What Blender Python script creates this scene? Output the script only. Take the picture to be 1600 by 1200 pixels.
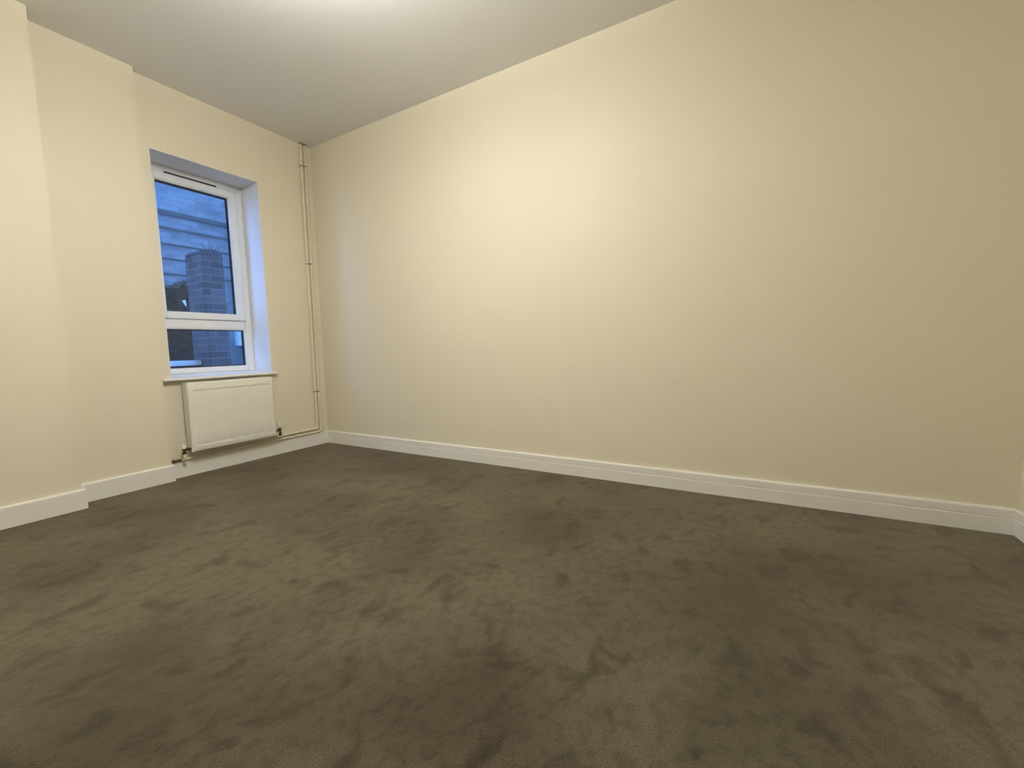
import bpy, bmesh, math, random
from mathutils import Vector, Matrix
random.seed(7)
scene = bpy.context.scene
for o in list(bpy.data.objects):
    bpy.data.objects.remove(o, do_unlink=True)
C = scene.collection

# ------------------------------------------------------------------ camera
YAW, PITCH, ROLL, FPX = 1.0514, -0.0871, -0.0261, 661.365
cd = bpy.data.cameras.new('camera'); cam = bpy.data.objects.new('camera', cd); C.objects.link(cam)
cd.sensor_fit = 'HORIZONTAL'; cd.sensor_width = 36.0; cd.lens = FPX * 36.0 / 1600.0
cd.clip_start = 0.02
fw = Vector((math.sin(YAW)*math.cos(PITCH), math.cos(YAW)*math.cos(PITCH), math.sin(PITCH)))
rt = Vector((math.cos(YAW), -math.sin(YAW), 0)); up = rt.cross(fw)
r2 = rt*math.cos(ROLL) + up*math.sin(ROLL); u2 = -rt*math.sin(ROLL) + up*math.cos(ROLL)
M = Matrix((r2, u2, -fw)).transposed().to_4x4()
M.translation = Vector((-2.5938, -3.5283, 0.8613))
cam.matrix_world = M
scene.camera = cam

# ------------------------------------------------------------------ dusk sky, exposure
world = bpy.data.worlds.new('dusk_sky'); scene.world = world; world.use_nodes = True
wn = world.node_tree.nodes; wl = world.node_tree.links; wn.clear()
wo = wn.new('ShaderNodeOutputWorld'); bg = wn.new('ShaderNodeBackground')
bg.inputs['Color'].default_value = (0.16, 0.39, 1.0, 1); bg.inputs['Strength'].default_value = 8.0
wl.new(bg.outputs[0], wo.inputs[0])
vs = scene.view_settings
vs.view_transform = 'Standard'; vs.look = 'None'; vs.exposure = 0.0; vs.gamma = 1.0; vs.use_curve_mapping = False
LX, LY, LZ0, LZ1, LR = -1.72, -2.14, 2.36, 2.52, 0.15      # pendant lamp
SIDE, DOWN, UP = 89.0, 115.0, 340.0            # its glow: fabric side, lower and upper diffuser
LAMP_COLOR = (1.0, 0.97, 0.92, 1)

# ------------------------------------------------------------------ materials
def mat(name, color, rough=0.6, metal=0.0, noise=None, bump=None, sheen=0.0, spec=0.5):
    """noise=(scale, second colour, low, high); bump=(scale, strength, distance)"""
    m = bpy.data.materials.new(name); m.use_nodes = True
    n = m.node_tree.nodes; l = m.node_tree.links
    b = n['Principled BSDF']
    b.inputs['Base Color'].default_value = (*color, 1); b.inputs['Roughness'].default_value = rough
    b.inputs['Metallic'].default_value = metal
    b.inputs['Specular IOR Level'].default_value = spec
    tc = n.new('ShaderNodeTexCoord')
    if noise:
        t = n.new('ShaderNodeTexNoise'); t.inputs['Scale'].default_value = noise[0]; t.inputs['Detail'].default_value = 4
        l.new(tc.outputs['Object'], t.inputs['Vector'])
        r = n.new('ShaderNodeValToRGB'); r.color_ramp.elements[0].position = noise[2]; r.color_ramp.elements[1].position = noise[3]
        r.color_ramp.elements[0].color = (*color, 1); r.color_ramp.elements[1].color = (*noise[1], 1)
        l.new(t.outputs['Fac'], r.inputs['Fac']); l.new(r.outputs['Color'], b.inputs['Base Color'])
    if bump:
        t = n.new('ShaderNodeTexNoise'); t.inputs['Scale'].default_value = bump[0]; t.inputs['Detail'].default_value = 3
        l.new(tc.outputs['Object'], t.inputs['Vector'])
        bp = n.new('ShaderNodeBump'); bp.inputs['Strength'].default_value = bump[1]; bp.inputs['Distance'].default_value = bump[2]
        l.new(t.outputs['Fac'], bp.inputs['Height']); l.new(bp.outputs['Normal'], b.inputs['Normal'])
    if sheen:
        b.inputs['Sheen Weight'].default_value = sheen
    return m

M_wall = mat("cream_emulsion", (0.77, 0.705, 0.55), 0.62, noise=(1.3, (0.78, 0.72, 0.57), 0.35, 0.65), bump=(260, 0.12, 0.0006), spec=0.3)
M_ceil = mat('white_emulsion', (0.82, 0.825, 0.80), 0.8, noise=(1.5, (0.835, 0.84, 0.82), 0.35, 0.65), bump=(220, 0.12, 0.0006), spec=0.2)
M_reveal = mat('white_reveal_paint', (0.80, 0.79, 0.77), 0.6, noise=(3, (0.82, 0.81, 0.79), 0.4, 0.6), bump=(240, 0.1, 0.0006), spec=0.3)
M_trim = mat('white_satin_paint', (0.83, 0.81, 0.755), 0.35, noise=(4, (0.85, 0.83, 0.775), 0.4, 0.6), bump=(90, 0.05, 0.0005))
M_upvc = mat('white_upvc', (0.84, 0.86, 0.87), 0.3, noise=(9, (0.86, 0.88, 0.89), 0.4, 0.6))
M_rad = mat('radiator_enamel', (0.80, 0.78, 0.69), 0.35, noise=(5, (0.82, 0.80, 0.71), 0.4, 0.6))
M_pipe = mat('cream_painted_pipe', (0.74, 0.67, 0.50), 0.45, noise=(20, (0.78, 0.71, 0.54), 0.4, 0.6))
M_dark = mat('dark_rubber_and_shade', (0.012, 0.012, 0.02), 0.6, noise=(30, (0.016, 0.016, 0.024), 0.4, 0.6))  # rubber of the sash seal; also paints shade at glass edges and vent
M_brass = mat('tarnished_brass', (0.10, 0.075, 0.04), 0.4, metal=0.8, noise=(60, (0.16, 0.12, 0.07), 0.4, 0.7))
M_cap = mat('white_plastic_cap', (0.82, 0.80, 0.74), 0.35, noise=(30, (0.84, 0.82, 0.76), 0.4, 0.6))
M_ground = mat('concrete_paving', (0.10, 0.10, 0.10), 0.9, noise=(5, (0.16, 0.16, 0.155), 0.35, 0.7), bump=(40, 0.4, 0.004))
M_coping = mat('pale_coping_stone', (0.62, 0.64, 0.64), 0.8, noise=(8, (0.52, 0.54, 0.54), 0.4, 0.7), bump=(60, 0.3, 0.003))
M_leaf = mat('dark_evergreen_leaf', (0.020, 0.028, 0.014), 0.6, noise=(6, (0.035, 0.042, 0.022), 0.35, 0.7))
M_stem = mat('dark_woody_stem', (0.03, 0.022, 0.015), 0.8, noise=(30, (0.05, 0.04, 0.03), 0.4, 0.6))
M_box = mat('white_meter_box_plastic', (0.80, 0.86, 0.88), 0.4, noise=(6, (0.85, 0.9, 0.9), 0.4, 0.6))

def carpet_mat():
    m = bpy.data.materials.new('taupe_pile_carpet'); m.use_nodes = True
    n = m.node_tree.nodes; l = m.node_tree.links; b = n['Principled BSDF']
    b.inputs['Roughness'].default_value = 0.95; b.inputs['Specular IOR Level'].default_value = 0.1
    tc = n.new('ShaderNodeTexCoord')
    def noise(scale, detail, stretch=(1, 1, 1), dist=0.0, rot=0.0, loc=0.0):
        mp = n.new('ShaderNodeMapping'); mp.inputs['Scale'].default_value = stretch
        mp.inputs['Rotation'].default_value = (0, 0, rot); mp.inputs['Location'].default_value = (loc, loc*0.7, 0)
        l.new(tc.outputs['Object'], mp.inputs['Vector'])
        t = n.new('ShaderNodeTexNoise'); t.inputs['Scale'].default_value = scale; t.inputs['Detail'].default_value = detail
        t.inputs['Distortion'].default_value = dist
        l.new(mp.outputs[0], t.inputs['Vector']); return t
    def ramp(fac, p0, c0, p1, c1):
        r = n.new('ShaderNodeValToRGB'); e = r.color_ramp.elements
        e[0].position = p0; e[0].color = (*c0, 1); e[1].position = p1; e[1].color = (*c1, 1)
        l.new(fac, r.inputs['Fac']); return r
    def mixc(mode, fac, a, bb):
        x = n.new('ShaderNodeMix'); x.data_type = 'RGBA'; x.blend_type = mode
        x.inputs['Factor'].default_value = fac
        l.new(a, x.inputs[6]); l.new(bb, x.inputs[7]); return x.outputs[2]
    base = ramp(noise(1.6, 4, (1, 1, 1), 0.3).outputs['Fac'], 0.36, (0.058, 0.048, 0.031), 0.60, (0.108, 0.094, 0.065))
    # scuffed, brushed patches of pile
    scuff = ramp(noise(7.0, 5, (1, 1.3, 1), 0.4, 0.5).outputs['Fac'], 0.35, (0.35, 0.33, 0.30), 0.45, (1, 1, 1))
    c = mixc('MULTIPLY', 0.7, base.outputs[0], scuff.outputs[0])
    sc2 = ramp(noise(24.0, 4, (1, 1.2, 1), 0.3, 1.1, 5.3).outputs['Fac'], 0.38, (0.58, 0.56, 0.53), 0.52, (1, 1, 1))
    c = mixc('MULTIPLY', 0.6, c, sc2.outputs[0])
    tint = ramp(noise(2.2, 3, loc=9.1).outputs['Fac'], 0.40, (1.02, 0.96, 0.94), 0.60, (0.97, 1.0, 0.95))
    c = mixc('MULTIPLY', 1.0, c, tint.outputs[0])
    fine = ramp(noise(240, 3).outputs['Fac'], 0.35, (0.60, 0.60, 0.60), 0.65, (1.3, 1.3, 1.3))
    c = mixc('MULTIPLY', 0.8, c, fine.outputs[0])
    l.new(c, b.inputs['Base Color'])
    b.inputs['Sheen Weight'].default_value = 0.42; b.inputs['Sheen Roughness'].default_value = 0.45
    b.inputs['Sheen Tint'].default_value = (0.80, 0.69, 0.52, 1)
    h1 = noise(340, 3); h2 = noise(14, 3, (1, 1.2, 1), 0.3, 0.5)
    b1 = n.new('ShaderNodeBump'); b1.inputs['Strength'].default_value = 0.25; b1.inputs['Distance'].default_value = 0.012
    l.new(h2.outputs['Fac'], b1.inputs['Height'])
    b2 = n.new('ShaderNodeBump'); b2.inputs['Strength'].default_value = 0.7; b2.inputs['Distance'].default_value = 0.004
    l.new(h1.outputs['Fac'], b2.inputs['Height']); l.new(b1.outputs[0], b2.inputs['Normal'])
    l.new(b2.outputs[0], b.inputs['Normal'])
    return m
M_carpet = carpet_mat()

def glass_mat():
    m = bpy.data.materials.new('window_glass'); m.use_nodes = True
    n = m.node_tree.nodes; l = m.node_tree.links; n.clear()
    o = n.new('ShaderNodeOutputMaterial'); t = n.new('ShaderNodeBsdfTransparent'); g = n.new('ShaderNodeBsdfGlossy')
    t.inputs[0].default_value = (0.93, 0.96, 0.97, 1); g.inputs['Roughness'].default_value = 0.02
    lw = n.new('ShaderNodeLayerWeight'); lw.inputs[0].default_value = 0.5
    p = n.new('ShaderNodeMath'); p.operation = 'POWER'; p.inputs[1].default_value = 5
    a = n.new('ShaderNodeMath'); a.operation = 'MULTIPLY_ADD'; a.inputs[1].default_value = 0.9; a.inputs[2].default_value = 0.03
    mx = n.new('ShaderNodeMixShader')
    l.new(lw.outputs['Facing'], p.inputs[0]); l.new(p.outputs[0], a.inputs[0]); l.new(a.outputs[0], mx.inputs[0])
    l.new(t.outputs[0], mx.inputs[1]); l.new(g.outputs[0], mx.inputs[2]); l.new(mx.outputs[0], o.inputs[0])
    return m
M_glass = glass_mat()

def brick_mat(name, c1, c2, mortar, axis='y', bw=0.225, rh=0.075):
    m = bpy.data.materials.new(name); m.use_nodes = True
    n = m.node_tree.nodes; l = m.node_tree.links; b = n['Principled BSDF']
    b.inputs['Roughness'].default_value = 0.9
    tc = n.new('ShaderNodeTexCoord'); sp = n.new('ShaderNodeSeparateXYZ'); cb = n.new('ShaderNodeCombineXYZ')
    ad = n.new('ShaderNodeMath'); ad.operation = 'ADD'
    l.new(tc.outputs['Object'], sp.inputs[0]); l.new(sp.outputs['X'], ad.inputs[0]); l.new(sp.outputs['Y'], ad.inputs[1])
    l.new(ad.outputs[0], cb.inputs['X']); l.new(sp.outputs['Z'], cb.inputs['Y'])
    br = n.new('ShaderNodeTexBrick'); br.inputs['Color1'].default_value = (*c1, 1); br.inputs['Color2'].default_value = (*c2, 1)
    br.inputs['Mortar'].default_value = (*mortar, 1); br.inputs['Scale'].default_value = 1
    br.inputs['Brick Width'].default_value = bw; br.inputs['Row Height'].default_value = rh; br.inputs['Mortar Size'].default_value = 0.006
    l.new(cb.outputs[0], br.inputs['Vector'])
    t = n.new('ShaderNodeTexNoise'); t.inputs['Scale'].default_value = 5; t.inputs['Detail'].default_value = 5
    l.new(tc.outputs['Object'], t.inputs['Vector'])
    r = n.new('ShaderNodeValToRGB'); r.color_ramp.elements[0].position = 0.3; r.color_ramp.elements[1].position = 0.7
    r.color_ramp.elements[0].color = (0.6, 0.6, 0.6, 1); r.color_ramp.elements[1].color = (1, 1, 1, 1)
    l.new(t.outputs['Fac'], r.inputs['Fac'])
    x = n.new('ShaderNodeMix'); x.data_type = 'RGBA'; x.blend_type = 'MULTIPLY'; x.inputs['Factor'].default_value = 0.8
    l.new(br.outputs['Color'], x.inputs[6]); l.new(r.outputs[0], x.inputs[7]); l.new(x.outputs[2], b.inputs['Base Color'])
    bp = n.new('ShaderNodeBump'); bp.inputs['Strength'].default_value = 0.6; bp.inputs['Distance'].default_value = 0.006
    bp.invert = True
    l.new(br.outputs['Fac'], bp.inputs['Height']); l.new(bp.outputs[0], b.inputs['Normal'])
    return m
M_brick = brick_mat('weathered_grey_brick', (0.11, 0.10, 0.105), (0.07, 0.065, 0.065), (0.145, 0.14, 0.14))
M_brick2 = brick_mat('dark_brick', (0.10, 0.08, 0.07), (0.07, 0.06, 0.055), (0.12, 0.12, 0.11))
M_facade = brick_mat('pale_painted_brick', (0.36, 0.365, 0.375), (0.26, 0.265, 0.275), (0.28, 0.285, 0.295))

M_ledge = mat('grey_ledge_brick', (0.09, 0.095, 0.10), 0.9, noise=(7, (0.14, 0.145, 0.15), 0.35, 0.7))
def emit_mat(name, color, s):
    m = bpy.data.materials.new(name); m.use_nodes = True
    n = m.node_tree.nodes; l = m.node_tree.links; n.clear()
    o = n.new('ShaderNodeOutputMaterial'); e = n.new('ShaderNodeEmission')
    e.inputs[0].default_value = color; e.inputs[1].default_value = s; l.new(e.outputs[0], o.inputs[0]); return m
M_shade = emit_mat('lit_fabric_shade', LAMP_COLOR, SIDE); M_diff = emit_mat('lit_lower_diffuser', LAMP_COLOR, DOWN); M_top = emit_mat('lit_upper_diffuser', LAMP_COLOR, UP)

# ------------------------------------------------------------------ mesh helpers
def add_box(bm, x0, x1, y0, y1, z0, z1, mi=0, bevel=0.0, seg=2):
    b2 = bmesh.new()
    bmesh.ops.create_cube(b2, size=1.0)
    for v in b2.verts:
        v.co = Vector((x0 + (v.co.x+.5)*(x1-x0), y0 + (v.co.y+.5)*(y1-y0), z0 + (v.co.z+.5)*(z1-z0)))
    if bevel:
        bmesh.ops.bevel(b2, geom=list(b2.edges), offset=bevel, segments=seg, affect='EDGES', clamp_overlap=True)
    for f in b2.faces: f.material_index = mi
    me = bpy.data.meshes.new('tmp'); b2.to_mesh(me); b2.free(); bm.from_mesh(me); bpy.data.meshes.remove(me)

def add_prism(bm, prof, a, b, frame):
    """extrude 2-D profile [(u,v)] from parameter a to b; frame(u,v,t) -> xyz"""
    A = [bm.verts.new(frame(u, v, a)) for u, v in prof]; B = [bm.verts.new(frame(u, v, b)) for u, v in prof]
    n = len(prof)
    for i in range(n):
        bm.faces.new((A[i], A[(i+1) % n], B[(i+1) % n], B[i]))
    bm.faces.new(A[::-1]); bm.faces.new(B)

def add_tube(bm, pts, r, n=14, cap=True):
    pts = [Vector(p) for p in pts]; rings = []
    t0 = (pts[1]-pts[0]).normalized()
    ref = Vector((0, 0, 1)) if abs(t0.z) < 0.9 else Vector((1, 0, 0))
    u = t0.cross(ref).normalized()
    for i, p in enumerate(pts):
        if i == 0: t = pts[1]-pts[0]
        elif i == len(pts)-1: t = pts[-1]-pts[-2]
        else: t = (pts[i+1]-p).normalized() + (p-pts[i-1]).normalized()
        t.normalize(); u = (u - t*u.dot(t)).normalized(); w = t.cross(u)
        rr = r[i] if isinstance(r, (list, tuple)) else r
        rings.append([bm.verts.new(p + (u*math.cos(2*math.pi*k/n) + w*math.sin(2*math.pi*k/n))*rr) for k in range(n)])
    for a, b in zip(rings, rings[1:]):
        for k in range(n):
            bm.faces.new((a[k], a[(k+1) % n], b[(k+1) % n], b[k]))
    if cap:
        bm.faces.new(rings[0][::-1]); bm.faces.new(rings[-1])

def rounded(pts, rad=0.03, k=5):
    """round the inner corners of a polyline"""
    P = [Vector(p) for p in pts]; out = [P[0]]
    for i in range(1, len(P)-1):
        a = (P[i-1]-P[i]); b = (P[i+1]-P[i]); r = min(rad, a.length*.45, b.length*.45)
        s = P[i] + a.normalized()*r; e = P[i] + b.normalized()*r
        for j in range(k+1):
            t = j/k; out.append(s*(1-t)**2 + P[i]*2*t*(1-t) + e*t*t)
    out.append(P[-1]); return out

def obj(name, bm, m, parent=None, smooth=False, loc=None):
    me = bpy.data.meshes.new(name)
    bmesh.ops.recalc_face_normals(bm, faces=list(bm.faces))
    if smooth:
        for f in bm.faces: f.smooth = True
        for e in bm.edges:
            if len(e.link_faces) == 2 and e.calc_face_angle(0) > math.radians(38): e.smooth = False
    if loc is not None:
        bmesh.ops.translate(bm, verts=list(bm.verts), vec=-Vector(loc))
    bm.to_mesh(me); bm.free()
    for mm in (m if isinstance(m, (list, tuple)) else [m]): me.materials.append(mm)
    o = bpy.data.objects.new(name, me); C.objects.link(o)
    if parent:
        o.parent = parent
        root = parent
        off = Vector((0, 0, 0))
        while root: off += root.location; root = root.parent
        o.location = (Vector(loc) if loc is not None else Vector((0, 0, 0))) - off
    elif loc is not None: o.location = loc
    return o
def thing(name, label, cat, loc=(0, 0, 0), group=None):
    o = bpy.data.objects.new(name, None); C.objects.link(o); o.location = loc; o.empty_display_size = 0.1
    o['label'] = label; o['category'] = cat
    if group: o['group'] = group
    return o
def tag(o, label, cat, group=None):
    o['label'] = label; o['category'] = cat
    if group: o['group'] = group
    return o
def struct(name, bm, m, label, cat, parent=None, smooth=False):
    o = obj(name, bm, m, parent, smooth); o['kind'] = 'structure'
    if not parent: o['label'] = label; o['category'] = cat
    return o

# ------------------------------------------------------------------ room shell
H = 2.70
X1, D1, X2, D2 = -1.2825, 0.0613, -1.7651, 0.1968
XL, YF, T = -3.75, -4.53, 0.30
OX0, OX1, OZ0, OZ1 = -1.210, -0.500, 0.700, 2.246     # window opening
LN = 0.004                                            # reveal plaster skin

bm = bmesh.new(); add_box(bm, XL-.2, .2, YF-.2, T, -0.15, 0.0)
struct('floor', bm, M_carpet, 'dark taupe fitted pile carpet covering the whole floor', 'carpet')
bm = bmesh.new(); add_box(bm, XL-.2, .2, YF-.2, T, H, H+.2)
struct('ceiling', bm, M_ceil, 'flat matt white painted ceiling', 'ceiling')

bm = bmesh.new()
add_box(bm, XL-.2, OX0-LN, 0, T, 0, H)
add_box(bm, OX1+LN, .2, 0, T, 0, H)
add_box(bm, OX0-LN, OX1+LN, 0, T, 0, OZ0-.012)
add_box(bm, OX0-LN, OX1+LN, 0, T, OZ1+LN, H)
struct('wall_back', bm, M_wall, 'cream painted wall with the window and radiator', 'wall')
bm = bmesh.new(); add_box(bm, X2, X1, -D1, 0, 0, H)
struct('wall_back_middle', bm, M_wall, 'narrow cream wall strip stepping forward just left of the window', 'wall')
bm = bmesh.new(); add_box(bm, XL-.2, X2, -D2, 0, 0, H)
struct('wall_back_left', bm, M_wall, 'cream wall stepping furthest forward at the left edge', 'wall')
bm = bmesh.new(); add_box(bm, -5, 6.0, 0, T, H+.2, 5.6)  # added upper storey, out of view, keeps sky light off the passage
struct('wall_upper_blocker', bm, M_brick2, 'unseen upper storey wall, added to block sky light from the passage', 'wall')
bm = bmesh.new(); add_box(bm, 0, .2, YF-.2, 0, 0, H)
struct('wall_right', bm, M_wall, 'long blank cream painted wall', 'wall')
bm = bmesh.new(); add_box(bm, XL-.2, 0, YF-.2, YF, 0, H)
struct('wall_front', bm, M_wall, 'cream painted end wall meeting the long wall at right edge', 'wall')
bm = bmesh.new(); add_box(bm, XL-.2, XL, YF, -D2, 0, H)
struct('wall_left', bm, M_wall, 'cream painted wall on the left side of the room', 'wall')

bm = bmesh.new()
add_box(bm, OX0-LN, OX0, 0.0, T, OZ0, OZ1)
add_box(bm, OX1, OX1+LN, 0.0, T, OZ0, OZ1)
add_box(bm, OX0-LN, OX1+LN, 0.0, T, OZ1, OZ1+LN)
struct('trim_1', bm, M_reveal, 'white painted plaster lining of the window recess', 'window reveal')

# baseboards: square board, softly rounded top edge; the long wall's carries a groove
SH, ST = 0.114, 0.016
prof_plain = [(0, 0), (ST, 0), (ST, SH-.008), (ST-.002, SH-.003), (ST-.006, SH), (0, SH)]
prof_groove = [(0, 0), (ST, 0), (ST, .068), (ST-.0035, .070), (ST-.0035, .0725), (ST-.001, .0745), (ST-.001, SH-.008), (ST-.003, SH-.003), (ST-.007, SH), (0, SH)]
def board(name, runs, prof, label):
    bm = bmesh.new()
    for fr, a, b in runs: add_prism(bm, prof, a, b, fr)
    return struct(name, bm, M_trim, label, 'skirting board')
board('baseboard_back', [(lambda u, v, t: (t, -u, v), X1, 0),
      (lambda u, v, t: (t, -D1-u, v), X2, X1+.012),
      (lambda u, v, t: (t, -D2-u, v), XL, X2+.012),
      (lambda u, v, t: (X1+u, t, v), -D1-.004, 0), (lambda u, v, t: (X2+u, t, v), -D2-.004, -D1)],
      prof_plain, 'white skirting board stepping along the window wall')
board('baseboard_right', [(lambda u, v, t: (-u, t, v), YF, 0)], prof_groove, 'white grooved skirting board along the long blank wall')
board('baseboard_front', [(lambda u, v, t: (t, YF+u, v), XL, 0)], prof_groove, 'white skirting board turning the corner at the right edge')
board('baseboard_left', [(lambda u, v, t: (XL+u, t, v), YF, -D2)], prof_plain, 'white skirting board along the left side of the room')

# ------------------------------------------------------------------ window
WY = 0.235                       # inner face of the frame
win = bpy.data.objects.new('window_1', None); C.objects.link(win); win.location = (-.855, WY, OZ0)
win['kind'] = 'structure'; win['label'] = 'tall narrow white casement window over a fixed lower light, dusk outside'; win['category'] = 'window'
def ringbars(bm, x0, x1, z0, z1, wl_, wr, wb, wt, y0, y1, bev=0.003):
    if wl_: add_box(bm, x0, x0+wl_, y0, y1, z0, z1, bevel=bev)
    if wr: add_box(bm, x1-wr, x1, y0, y1, z0, z1, bevel=bev)
    if wt: add_box(bm, x0+wl_-.002, x1-wr+.002, y0, y1, z1-wt, z1, bevel=bev)
    if wb: add_box(bm, x0+wl_-.002, x1-wr+.002, y0, y1, z0, z0+wb, bevel=bev)
FX0, FX1, FZ0, FZ1 = OX0, OX1, 0.722, OZ1
bm = bmesh.new()
ringbars(bm, FX0, FX1, FZ0, FZ1, .052, .052, .036, .052, WY+.012, WY+.065)
add_box(bm, FX0+.05, FX1-.05, WY+.012, WY+.065, 1.070, 1.142, bevel=.003)          # transom
# glazing beads of the lower light
ringbars(bm, FX0+.050, FX1-.050, .756, 1.072, .010, .010, .010, .010, WY+.018, WY+.036, .002)
fr = obj('window_frame', bm, M_upvc, win)
SX0, SX1, SZ0, SZ1 = FX0+.050, FX1-.050, 1.140, 2.196
bm = bmesh.new()
ringbars(bm, SX0, SX1, SZ0, SZ1, .052, .052, .046, .052, WY, WY+.058, .004)
ringbars(bm, SX0+.050, SX1-.050, SZ0+.044, SZ1-.050, .009, .009, .009, .009, WY+.008, WY+.030, .003)
sash = obj('sash', bm, M_upvc, win)
bm = bmesh.new()
ringbars(bm, SX0-.002, SX1+.002, SZ0-.002, SZ1+.002, .006, .006, .006, .006, WY+.006, WY+.016, 0)
obj('sash_seal', bm, M_dark, sash)
bm = bmesh.new(); add_box(bm, SX0+.045, SX1-.045, WY+.034, WY+.054, SZ0+.04, SZ1-.045); obj('pane', bm, M_glass, sash)
bm = bmesh.new(); ringbars(bm, SX0+.053, SX1-.053, SZ0+.046, SZ1-.052, .014, .022, .006, .022, WY+.030, WY+.033, 0); obj('edge_shade', bm, M_dark, sash)  # dark bars paint the shaded outer side of the sash
bm = bmesh.new(); add_box(bm, FX0+.048, FX1-.048, WY+.040, WY+.056, .752, 1.075); obj('pane', bm, M_glass, win)
bm = bmesh.new(); ringbars(bm, FX0+.058, FX1-.058, .764, 1.064, .010, .018, .012, .010, WY+.036, WY+.039, 0); obj('edge_shade', bm, M_dark, win)  # shaded outer side of the frame, coloured in as dark bars
bm = bmesh.new(); add_box(bm, -1.045, -.69, WY+.002, WY+.014, 2.206, 2.222, bevel=.002)
tv = obj('trickle_vent', bm, M_upvc, win)
bm = bmesh.new(); add_box(bm, -1.040, -.695, WY-.001, WY+.014, 2.195, 2.2055); obj('vent_slot_shade', bm, M_dark, tv)  # dark box paints the shade in the slot under the vent
# sill board with a rounded nose and horns
bm = bmesh.new()
prof = [(WY+.03, .700), (WY+.03, .722), (.0, .7225), (-.036, .7035), (-.041, .7000), (-.043, .694), (-.041, .687), (-.036, .684), (.0, .684), (.0, .700)]
prof = [(WY+.03, .702), (WY+.03, .7215), (-.036, .7035+.002), (-.041, .702), (-.043, .695), (-.041, .688), (-.036, .685), (-.002, .685), (-.002, .702)]
# inside the recess
add_prism(bm, [(WY+.03, .690), (WY+.03, .7215), (-.002, .7065), (-.002, .690)], OX0, OX1, lambda u, v, t: (t, u, v))
# nose in front of the wall, with horns at both ends
add_prism(bm, [(-.0005, .7065), (-.036, .7045), (-.041, .701), (-.043, .695), (-.041, .689), (-.036, .686), (-.0005, .686)], -1.2695, -.470, lambda u, v, t: (t, u, v))
sill = obj('window_sill', bm, M_trim, win)

# ------------------------------------------------------------------ radiator under the window
RX0, RX1, RZ0, RZ1, RYF, RYB = -1.165, -.556, .177, .669, -.105, -.035
rad = thing('radiator', 'white fluted panel radiator on the wall below the window', 'radiator', (-.86, -.07, RZ0))
def flute_panel(yf, thick, sgn):
    bm = bmesh.new()
    nfl = 20; mx = .030; L = RX1-RX0-2*mx
    xs = [0, .004, .012]
    p = L/nfl
    for i in range(nfl):
        for q in (0, .1, .2, .3, .4, .5, .6, .7, .8, .9): xs.append(mx + (i+q)*p)
    xs += [mx+L, RX1-RX0-.012, RX1-RX0-.004, RX1-RX0]
    hz = RZ1-RZ0
    zs = [0, .004, .012, .0405, .0425, .050, .060, .11, .2, hz-.2, hz-.12, hz-.072, hz-.062, hz-.0545, hz-.0525, hz-.012, hz-.004, hz]
    def depth(x, z):
        e = min(x, RX1-RX0-x, z, hz-z)
        d = 0.0
        if e < .001: d = .009
        elif e < .005: d = .003
        if mx < x < mx+L and .041 < z < hz-.053:
            q = ((x-mx)/p) % 1.0
            d = .0011*(.5-.5*math.cos(2*math.pi*q))     # shallow pressed flutes
            fz = min(z-.041, hz-.053-z)
            if fz < .012 and .12 < q < .88: d = .0048
        return d
    V = [[bm.verts.new((RX0+x, yf + sgn*depth(x, z), RZ0+z)) for z in zs] for x in xs]
    for i in range(len(xs)-1):
        for j in range(len(zs)-1): bm.faces.new((V[i][j], V[i+1][j], V[i+1][j+1], V[i][j+1]))
    # rim and back
    rim = [V[i][0] for i in range(len(xs))] + [V[-1][j] for j in range(1, len(zs))] + [V[i][-1] for i in range(len(xs)-2, -1, -1)] + [V[0][j] for j in range(len(zs)-2, 0, -1)]
    back = [bm.verts.new((v.co.x, yf + sgn*thick, v.co.z)) for v in rim]
    for k in range(len(rim)): bm.faces.new((rim[k], rim[(k+1) % len(rim)], back[(k+1) % len(rim)], back[k]))
    bm.faces.new(back)
    return bm
obj('front_panel', flute_panel(RYF, .016, 1), M_rad, rad, smooth=True)
obj('rear_panel', flute_panel(RYB+.004, .014, -1), M_rad, rad, smooth=True)
bm = bmesh.new()      # convector fins between the panels
for i in range(24):
    x = RX0+.03 + i*(RX1-RX0-.06)/23
    add_box(bm, x-.001, x+.001, RYF+.017, RYB-.011, RZ0+.03, RZ1-.03)
obj('convector_fins', bm, M_rad, rad)
for xs in ((RX0-.001, RX0+.003), (RX1-.003, RX1+.001)):
    bm = bmesh.new(); add_box(bm, xs[0], xs[1], RYF+.010, RYB-.0, RZ0+.030, RZ1-.004, bevel=.001); obj('side_cover', bm, M_rad, rad)
bm = bmesh.new()      # slotted top grille
y0, y1 = RYF+.006, RYB-.002
add_box(bm, RX0+.003, RX1-.003, y0, y0+.008, RZ1-.003, RZ1+.002)
add_box(bm, RX0+.003, RX1-.003, y1-.008, y1, RZ1-.003, RZ1+.002)
for i in range(40):
    x = RX0+.006 + i*(RX1-RX0-.012)/39
    add_box(bm, x-.003, x+.003, y0+.006, y1-.006, RZ1-.002, RZ1+.0015)
obj('top_grille', bm, M_rad, rad)
for x in (-1.06, -.66):
    bm = bmesh.new()
    add_box(bm, x-.015, x+.015, -.003, 0, RZ0+.05, RZ1-.06, bevel=.001)
    add_box(bm, x-.012, x+.012, RYB+.002, -.001, RZ0+.09, RZ0+.12, bevel=.001); add_box(bm, x-.012, x+.012, RYB+.002, -.001, RZ1-.12, RZ1-.09, bevel=.001)
    obj('wall_bracket', bm, M_rad, rad)

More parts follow.
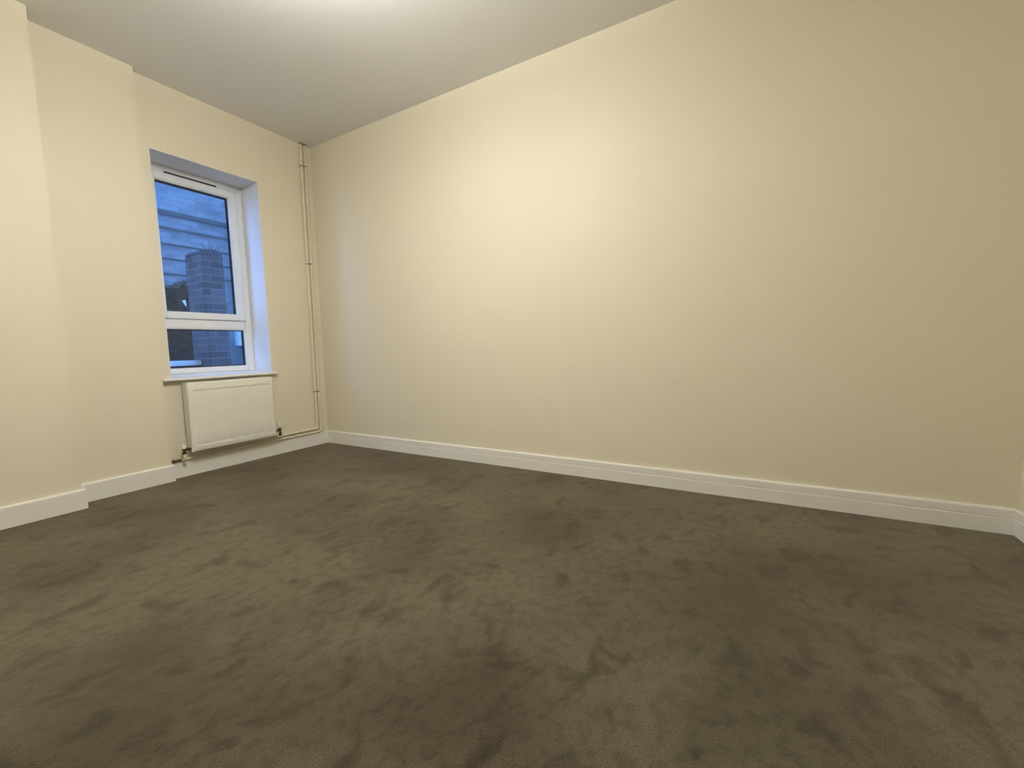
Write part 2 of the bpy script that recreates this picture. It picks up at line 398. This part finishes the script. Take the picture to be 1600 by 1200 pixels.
def valve(x, side, z0, ztop, captop, label, hub=.0):
    """side = +1 when the radiator lies in +x of the valve"""
    t = thing('radiator_valve', label, 'valve', (x, -.066, z0), 'radiator valves')
    y = -.066
    bm = bmesh.new()
    zc = (z0+ztop)/2
    add_tube(bm, [(x, y, z0), (x, y, z0+.014)], .0125, 6); add_tube(bm, [(x, y, z0+.012), (x, y, ztop-.012)], .0085, 14)
    add_tube(bm, [(x, y, ztop-.014), (x, y, ztop)], .013, 6)
    obj('valve_body', bm, M_brass, t)
    bm = bmesh.new()
    xe = (RX0+.004) if side > 0 else (RX1-.004)
    add_tube(bm, [(x, y, zc+.012), (xe, y, zc+.012)], .0075, 14)
    mx_ = x + (xe-x)*.55
    add_tube(bm, [(mx_-.006, y, zc+.012), (mx_+.006, y, zc+.012)], .012, 6)
    obj('union_tail', bm, M_brass, t)
    bm = bmesh.new()
    h = captop-ztop
    add_tube(bm, [(x, y, ztop-.001), (x, y, ztop+.25*h), (x, y, ztop+.7*h), (x, y, captop-.003), (x, y, captop)], [.012, .0135, .012, .0105, .006], 16)
    obj('valve_cap', bm, M_cap, t, smooth=True)
    return t
valve(-1.200, 1, .172, .210, .240, 'small dark brass valve with white cap at left foot of radiator')
valve(-.505, -1, .168, .235, .285, 'small dark brass valve with tall white cap at right foot of radiator')

# ------------------------------------------------------------------ heating pipes
PR = .0105
def pipe(label, xt, xb, yv, zh, pts_tail, clips):
    t = thing('heating_pipe', label, 'pipe', (xb, yv, zh), 'heating pipes')
    bm = bmesh.new()
    add_tube(bm, rounded([(xt, yv, H-.001), (xb, yv, zh)] + pts_tail, .022), PR, 14)
    obj('pipe_run', bm, M_pipe, t, smooth=True)
    bm = bmesh.new(); add_tube(bm, [(xt, yv, H-.010), (xt, yv, H-.0005)], [.0125, .0135], 16); obj('ceiling_collar', bm, M_brass, t)
    for cz in clips:
        x = xt + (xb-xt)*(H-cz)/(H-zh)
        bm = bmesh.new()
        add_tube(bm, [(x, yv, cz-.0035), (x, yv, cz+.0035)], PR+.0015, 14)
        add_box(bm, x-.005, x+.005, yv+PR, -.0003, cz-.005, cz+.005)
        obj('pipe_clip', bm, M_brass, t)
    return t
YP = -.019
pipe('cream heating pipe further from the room corner, ending at the right radiator valve', -.104, -.118, YP, .1545,
     [(-.505, YP, .1545), (-.505, -.066, .1545), (-.505, -.066, .178)], (2.505, 1.655, .500))
p2 = pipe('cream heating pipe nearest the room corner, running on the skirting under the radiator', -.066, -.086, YP, .1245,
     [(-1.200, YP, .1245), (-1.200, -.066, .1275), (-1.200, -.066, .176)], (2.51, 1.66, .497))
bm = bmesh.new()
add_tube(bm, rounded([(-1.17, YP, .1245), (-1.245, YP, .1245), (-1.245, -.001, .1245)], .012), .0095, 14)
add_tube(bm, [(-1.246, YP, .1245), (-1.258, YP, .1245)], .012, 12)
o = obj('end_elbow', bm, M_brass, p2, smooth=True); o['label'] = 'dark unpainted elbow'

# ------------------------------------------------------------------ pendant lamp, above the frame
cl = thing('pendant_lamp', 'white drum pendant lamp hanging from the middle of the ceiling', 'lamp', (LX, LY, H))
bm = bmesh.new(); add_tube(bm, [(LX, LY, H-.0005), (LX, LY, H-.012), (LX, LY, H-.022)], [.045, .045, .028], 28); obj('ceiling_rose', bm, M_cap, cl, smooth=True)
bm = bmesh.new(); add_tube(bm, [(LX, LY, H-.02), (LX, LY, LZ1-.01)], .0035, 10); obj('flex', bm, M_cap, cl, smooth=True)
for z in (LZ0-.003, LZ1-.005):
    bm = bmesh.new()
    b2 = [(LX+LR*math.cos(a*math.pi/32), LY+LR*math.sin(a*math.pi/32)) for a in range(64)]
    for a in range(64):
        add_tube(bm, [(b2[a][0], b2[a][1], z+.004), (b2[(a+1) % 64][0], b2[(a+1) % 64][1], z+.004)], .004, 6)
    obj('shade_ring', bm, M_cap, cl)
bm = bmesh.new(); add_tube(bm, [(LX, LY, LZ0), (LX, LY, LZ1)], LR-.002, 48, cap=False); obj('lamp_shade', bm, M_shade, cl, smooth=True)
bm = bmesh.new(); add_tube(bm, [(LX, LY, LZ0+.004), (LX, LY, LZ0+.008)], LR-.006, 48); obj('bottom_diffuser', bm, M_diff, cl)
bm = bmesh.new(); add_tube(bm, [(LX, LY, LZ1-.012), (LX, LY, LZ1-.008)], LR-.006, 48); obj('top_diffuser', bm, M_top, cl)

# ------------------------------------------------------------------ outside, at dusk
GZ = -0.15
bm = bmesh.new(); add_box(bm, -6, 8, T, 9, GZ-.1, GZ)
o = struct('ground', bm, M_ground, 'dark concrete paving outside the window', 'ground')
# facing house: pale brick with projecting string courses
fac = thing('neighbouring_house', 'pale brick house wall with dark level ledges seen through the window', 'building', (1.0, 3.5, GZ))
bm = bmesh.new(); add_box(bm, -4.5, 6.0, 3.5, 3.8, GZ, 4.6); obj('brick_wall', bm, M_facade, fac)
for z, h, d in ((2.815, .060, .022), (2.61, .030, .014), (2.395, .022, .012), (2.195, .020, .012), (1.99, .020, .010)):
    bm = bmesh.new(); add_box(bm, -4.5, 6.0, 3.5-d, 3.501, z-h/2, z+h/2, bevel=.004); obj('string_course', bm, M_ledge, fac)
bm = bmesh.new(); add_box(bm, -4.6, 6.1, 3.36, 3.9, 4.6, 4.7, bevel=.01); obj('roof_edge', bm, M_brick2, fac)
# tall added wall, out of view, shading the side passage from the right
bw_ = thing('passage_light_blocker', 'tall dark brick wall, added out of view to shade the passage from the right', 'garden wall', (1.9, 2.0, GZ))
bm = bmesh.new(); add_box(bm, 1.85, 2.05, .32, 3.45, GZ, 4.2); obj('wall_body', bm, M_brick2, bw_)
bm = bmesh.new(); add_box(bm, 1.82, 2.08, .32, 3.45, 4.2, 4.26, bevel=.005); obj('coping', bm, M_coping, bw_)
# brick pier just outside
pier = thing('brick_pier', 'weathered brick garden pier standing just outside the window', 'pier', (-.10, 1.78, GZ))
bm = bmesh.new(); add_box(bm, -.209, -.002, 1.60, 1.965, GZ, 1.94, bevel=.004); obj('pier_shaft', bm, M_brick, pier)
bm = bmesh.new(); add_box(bm, -.211, 0, 1.598, 1.967, 1.939, 1.980, bevel=.012); obj('pier_cap', bm, M_brick, pier)
# weeds on the pier
wd = thing('weed_tuft', 'small wispy weed tuft growing on top of the brick pier', 'plant', (-.12, 1.7, 1.982))
bm = bmesh.new()
for i in range(16):
    a = random.uniform(0, 6.28); l = random.uniform(.06, .15); b = Vector((-.08+random.uniform(-.04, .06), 1.68+random.uniform(-.04, .06), 1.98))
    d = Vector((math.cos(a)*.6, math.sin(a)*.6, 1)).normalized()
    add_tube(bm, [b, b+d*l*.5, b+d*l+Vector((0, 0, -.01))], [.003, .0025, .001], 5)
obj('blades', bm, M_leaf, wd)
# low wall with pale coping
lw = thing('garden_wall', 'low dark garden wall with pale coping left of the pier', 'garden wall', (-1.6, 1.95, GZ))
bm = bmesh.new(); add_box(bm, -3.0, -.22, 1.84, 1.97, GZ, .753); obj('wall_body', bm, M_brick2, lw)
bm = bmesh.new(); add_box(bm, -3.0, -.218, 1.78, 2.0, .752, .806, bevel=.004); obj('coping', bm, M_coping, lw)
# hedge in front of the neighbouring house
hd = thing('hedge', 'dark evergreen hedge behind the low wall, left of the brick pier', 'hedge', (-.9, 2.85, GZ))
bm = bmesh.new()
def top(x): return 1.74 + .10*max(-1, min(1, (x+.05)/.35)) + .03*math.sin(x*5)
for i in range(15000):
    x = random.uniform(-3.0, .34); y = random.choice((random.uniform(2.46, 2.62), random.uniform(2.46, 3.2)))
    z = random.uniform(GZ+.02, top(x)-.02) if random.random() < .85 else top(x)-random.uniform(0, .05)
    a = random.uniform(0, 6.28); t = random.uniform(-.9, .9); s = random.uniform(.018, .034)
    u = Vector((math.cos(a), math.sin(a), t)).normalized()*s; w = u.orthogonal().normalized()*s*.42; c = Vector((x, y, z))
    k = u.cross(w).normalized()*s*.12
    vs_ = [bm.verts.new(c-u), bm.verts.new(c+w-k), bm.verts.new(c+u), bm.verts.new(c-w-k)]
    bm.faces.new((vs_[0], vs_[1], vs_[2])); bm.faces.new((vs_[0], vs_[2], vs_[3]))
leaves = obj('foliage', bm, M_leaf, hd)
bm = bmesh.new()
n_ = 24
prevs = None
for i in range(n_):
    x = -3.0 + i*(3.28)/(n_-1); zt = top(x)-.06
    ring = [bm.verts.new((x, 2.56, GZ)), bm.verts.new((x, 2.54, zt-.05)), bm.verts.new((x, 2.62, zt)), bm.verts.new((x, 3.05, zt)), bm.verts.new((x, 3.1, GZ))]
    if prevs:
        for k in range(4): bm.faces.new((prevs[k], prevs[k+1], ring[k+1], ring[k]))
    else: bm.faces.new(ring)
    prevs = ring
bm.faces.new(prevs[::-1])
obj('woody_core', bm, M_stem, hd)
# small pale fitting on a stake by the pier
gl = thing('garden_lamp', 'tiny white tapered lamp head on a stake left of the pier', 'garden lamp', (-.05, 2.40, GZ))
bm = bmesh.new(); add_tube(bm, [(-.050, 2.40, 1.450), (-.072, 2.40, 1.520)], [.005, .019], 14); obj('lamp_head', bm, M_box, gl)
bm = bmesh.new(); add_tube(bm, [(-.048, 2.40, GZ), (-.050, 2.40, 1.452)], .005, 8); obj('stake', bm, M_stem, gl)
# pale meter box on the facing wall
bm = bmesh.new(); add_box(bm, 1.035, 1.30, 3.40, 3.5, 0.99, 1.270, bevel=.006); mb = obj('meter_box', bm, M_box, fac); mb['label'] = 'pale utility box low on the house wall'
bm = bmesh.new(); add_box(bm, 1.045, 1.290, 3.394, 3.401, 1.000, 1.260, bevel=.003); obj('box_door', bm, M_box, mb)
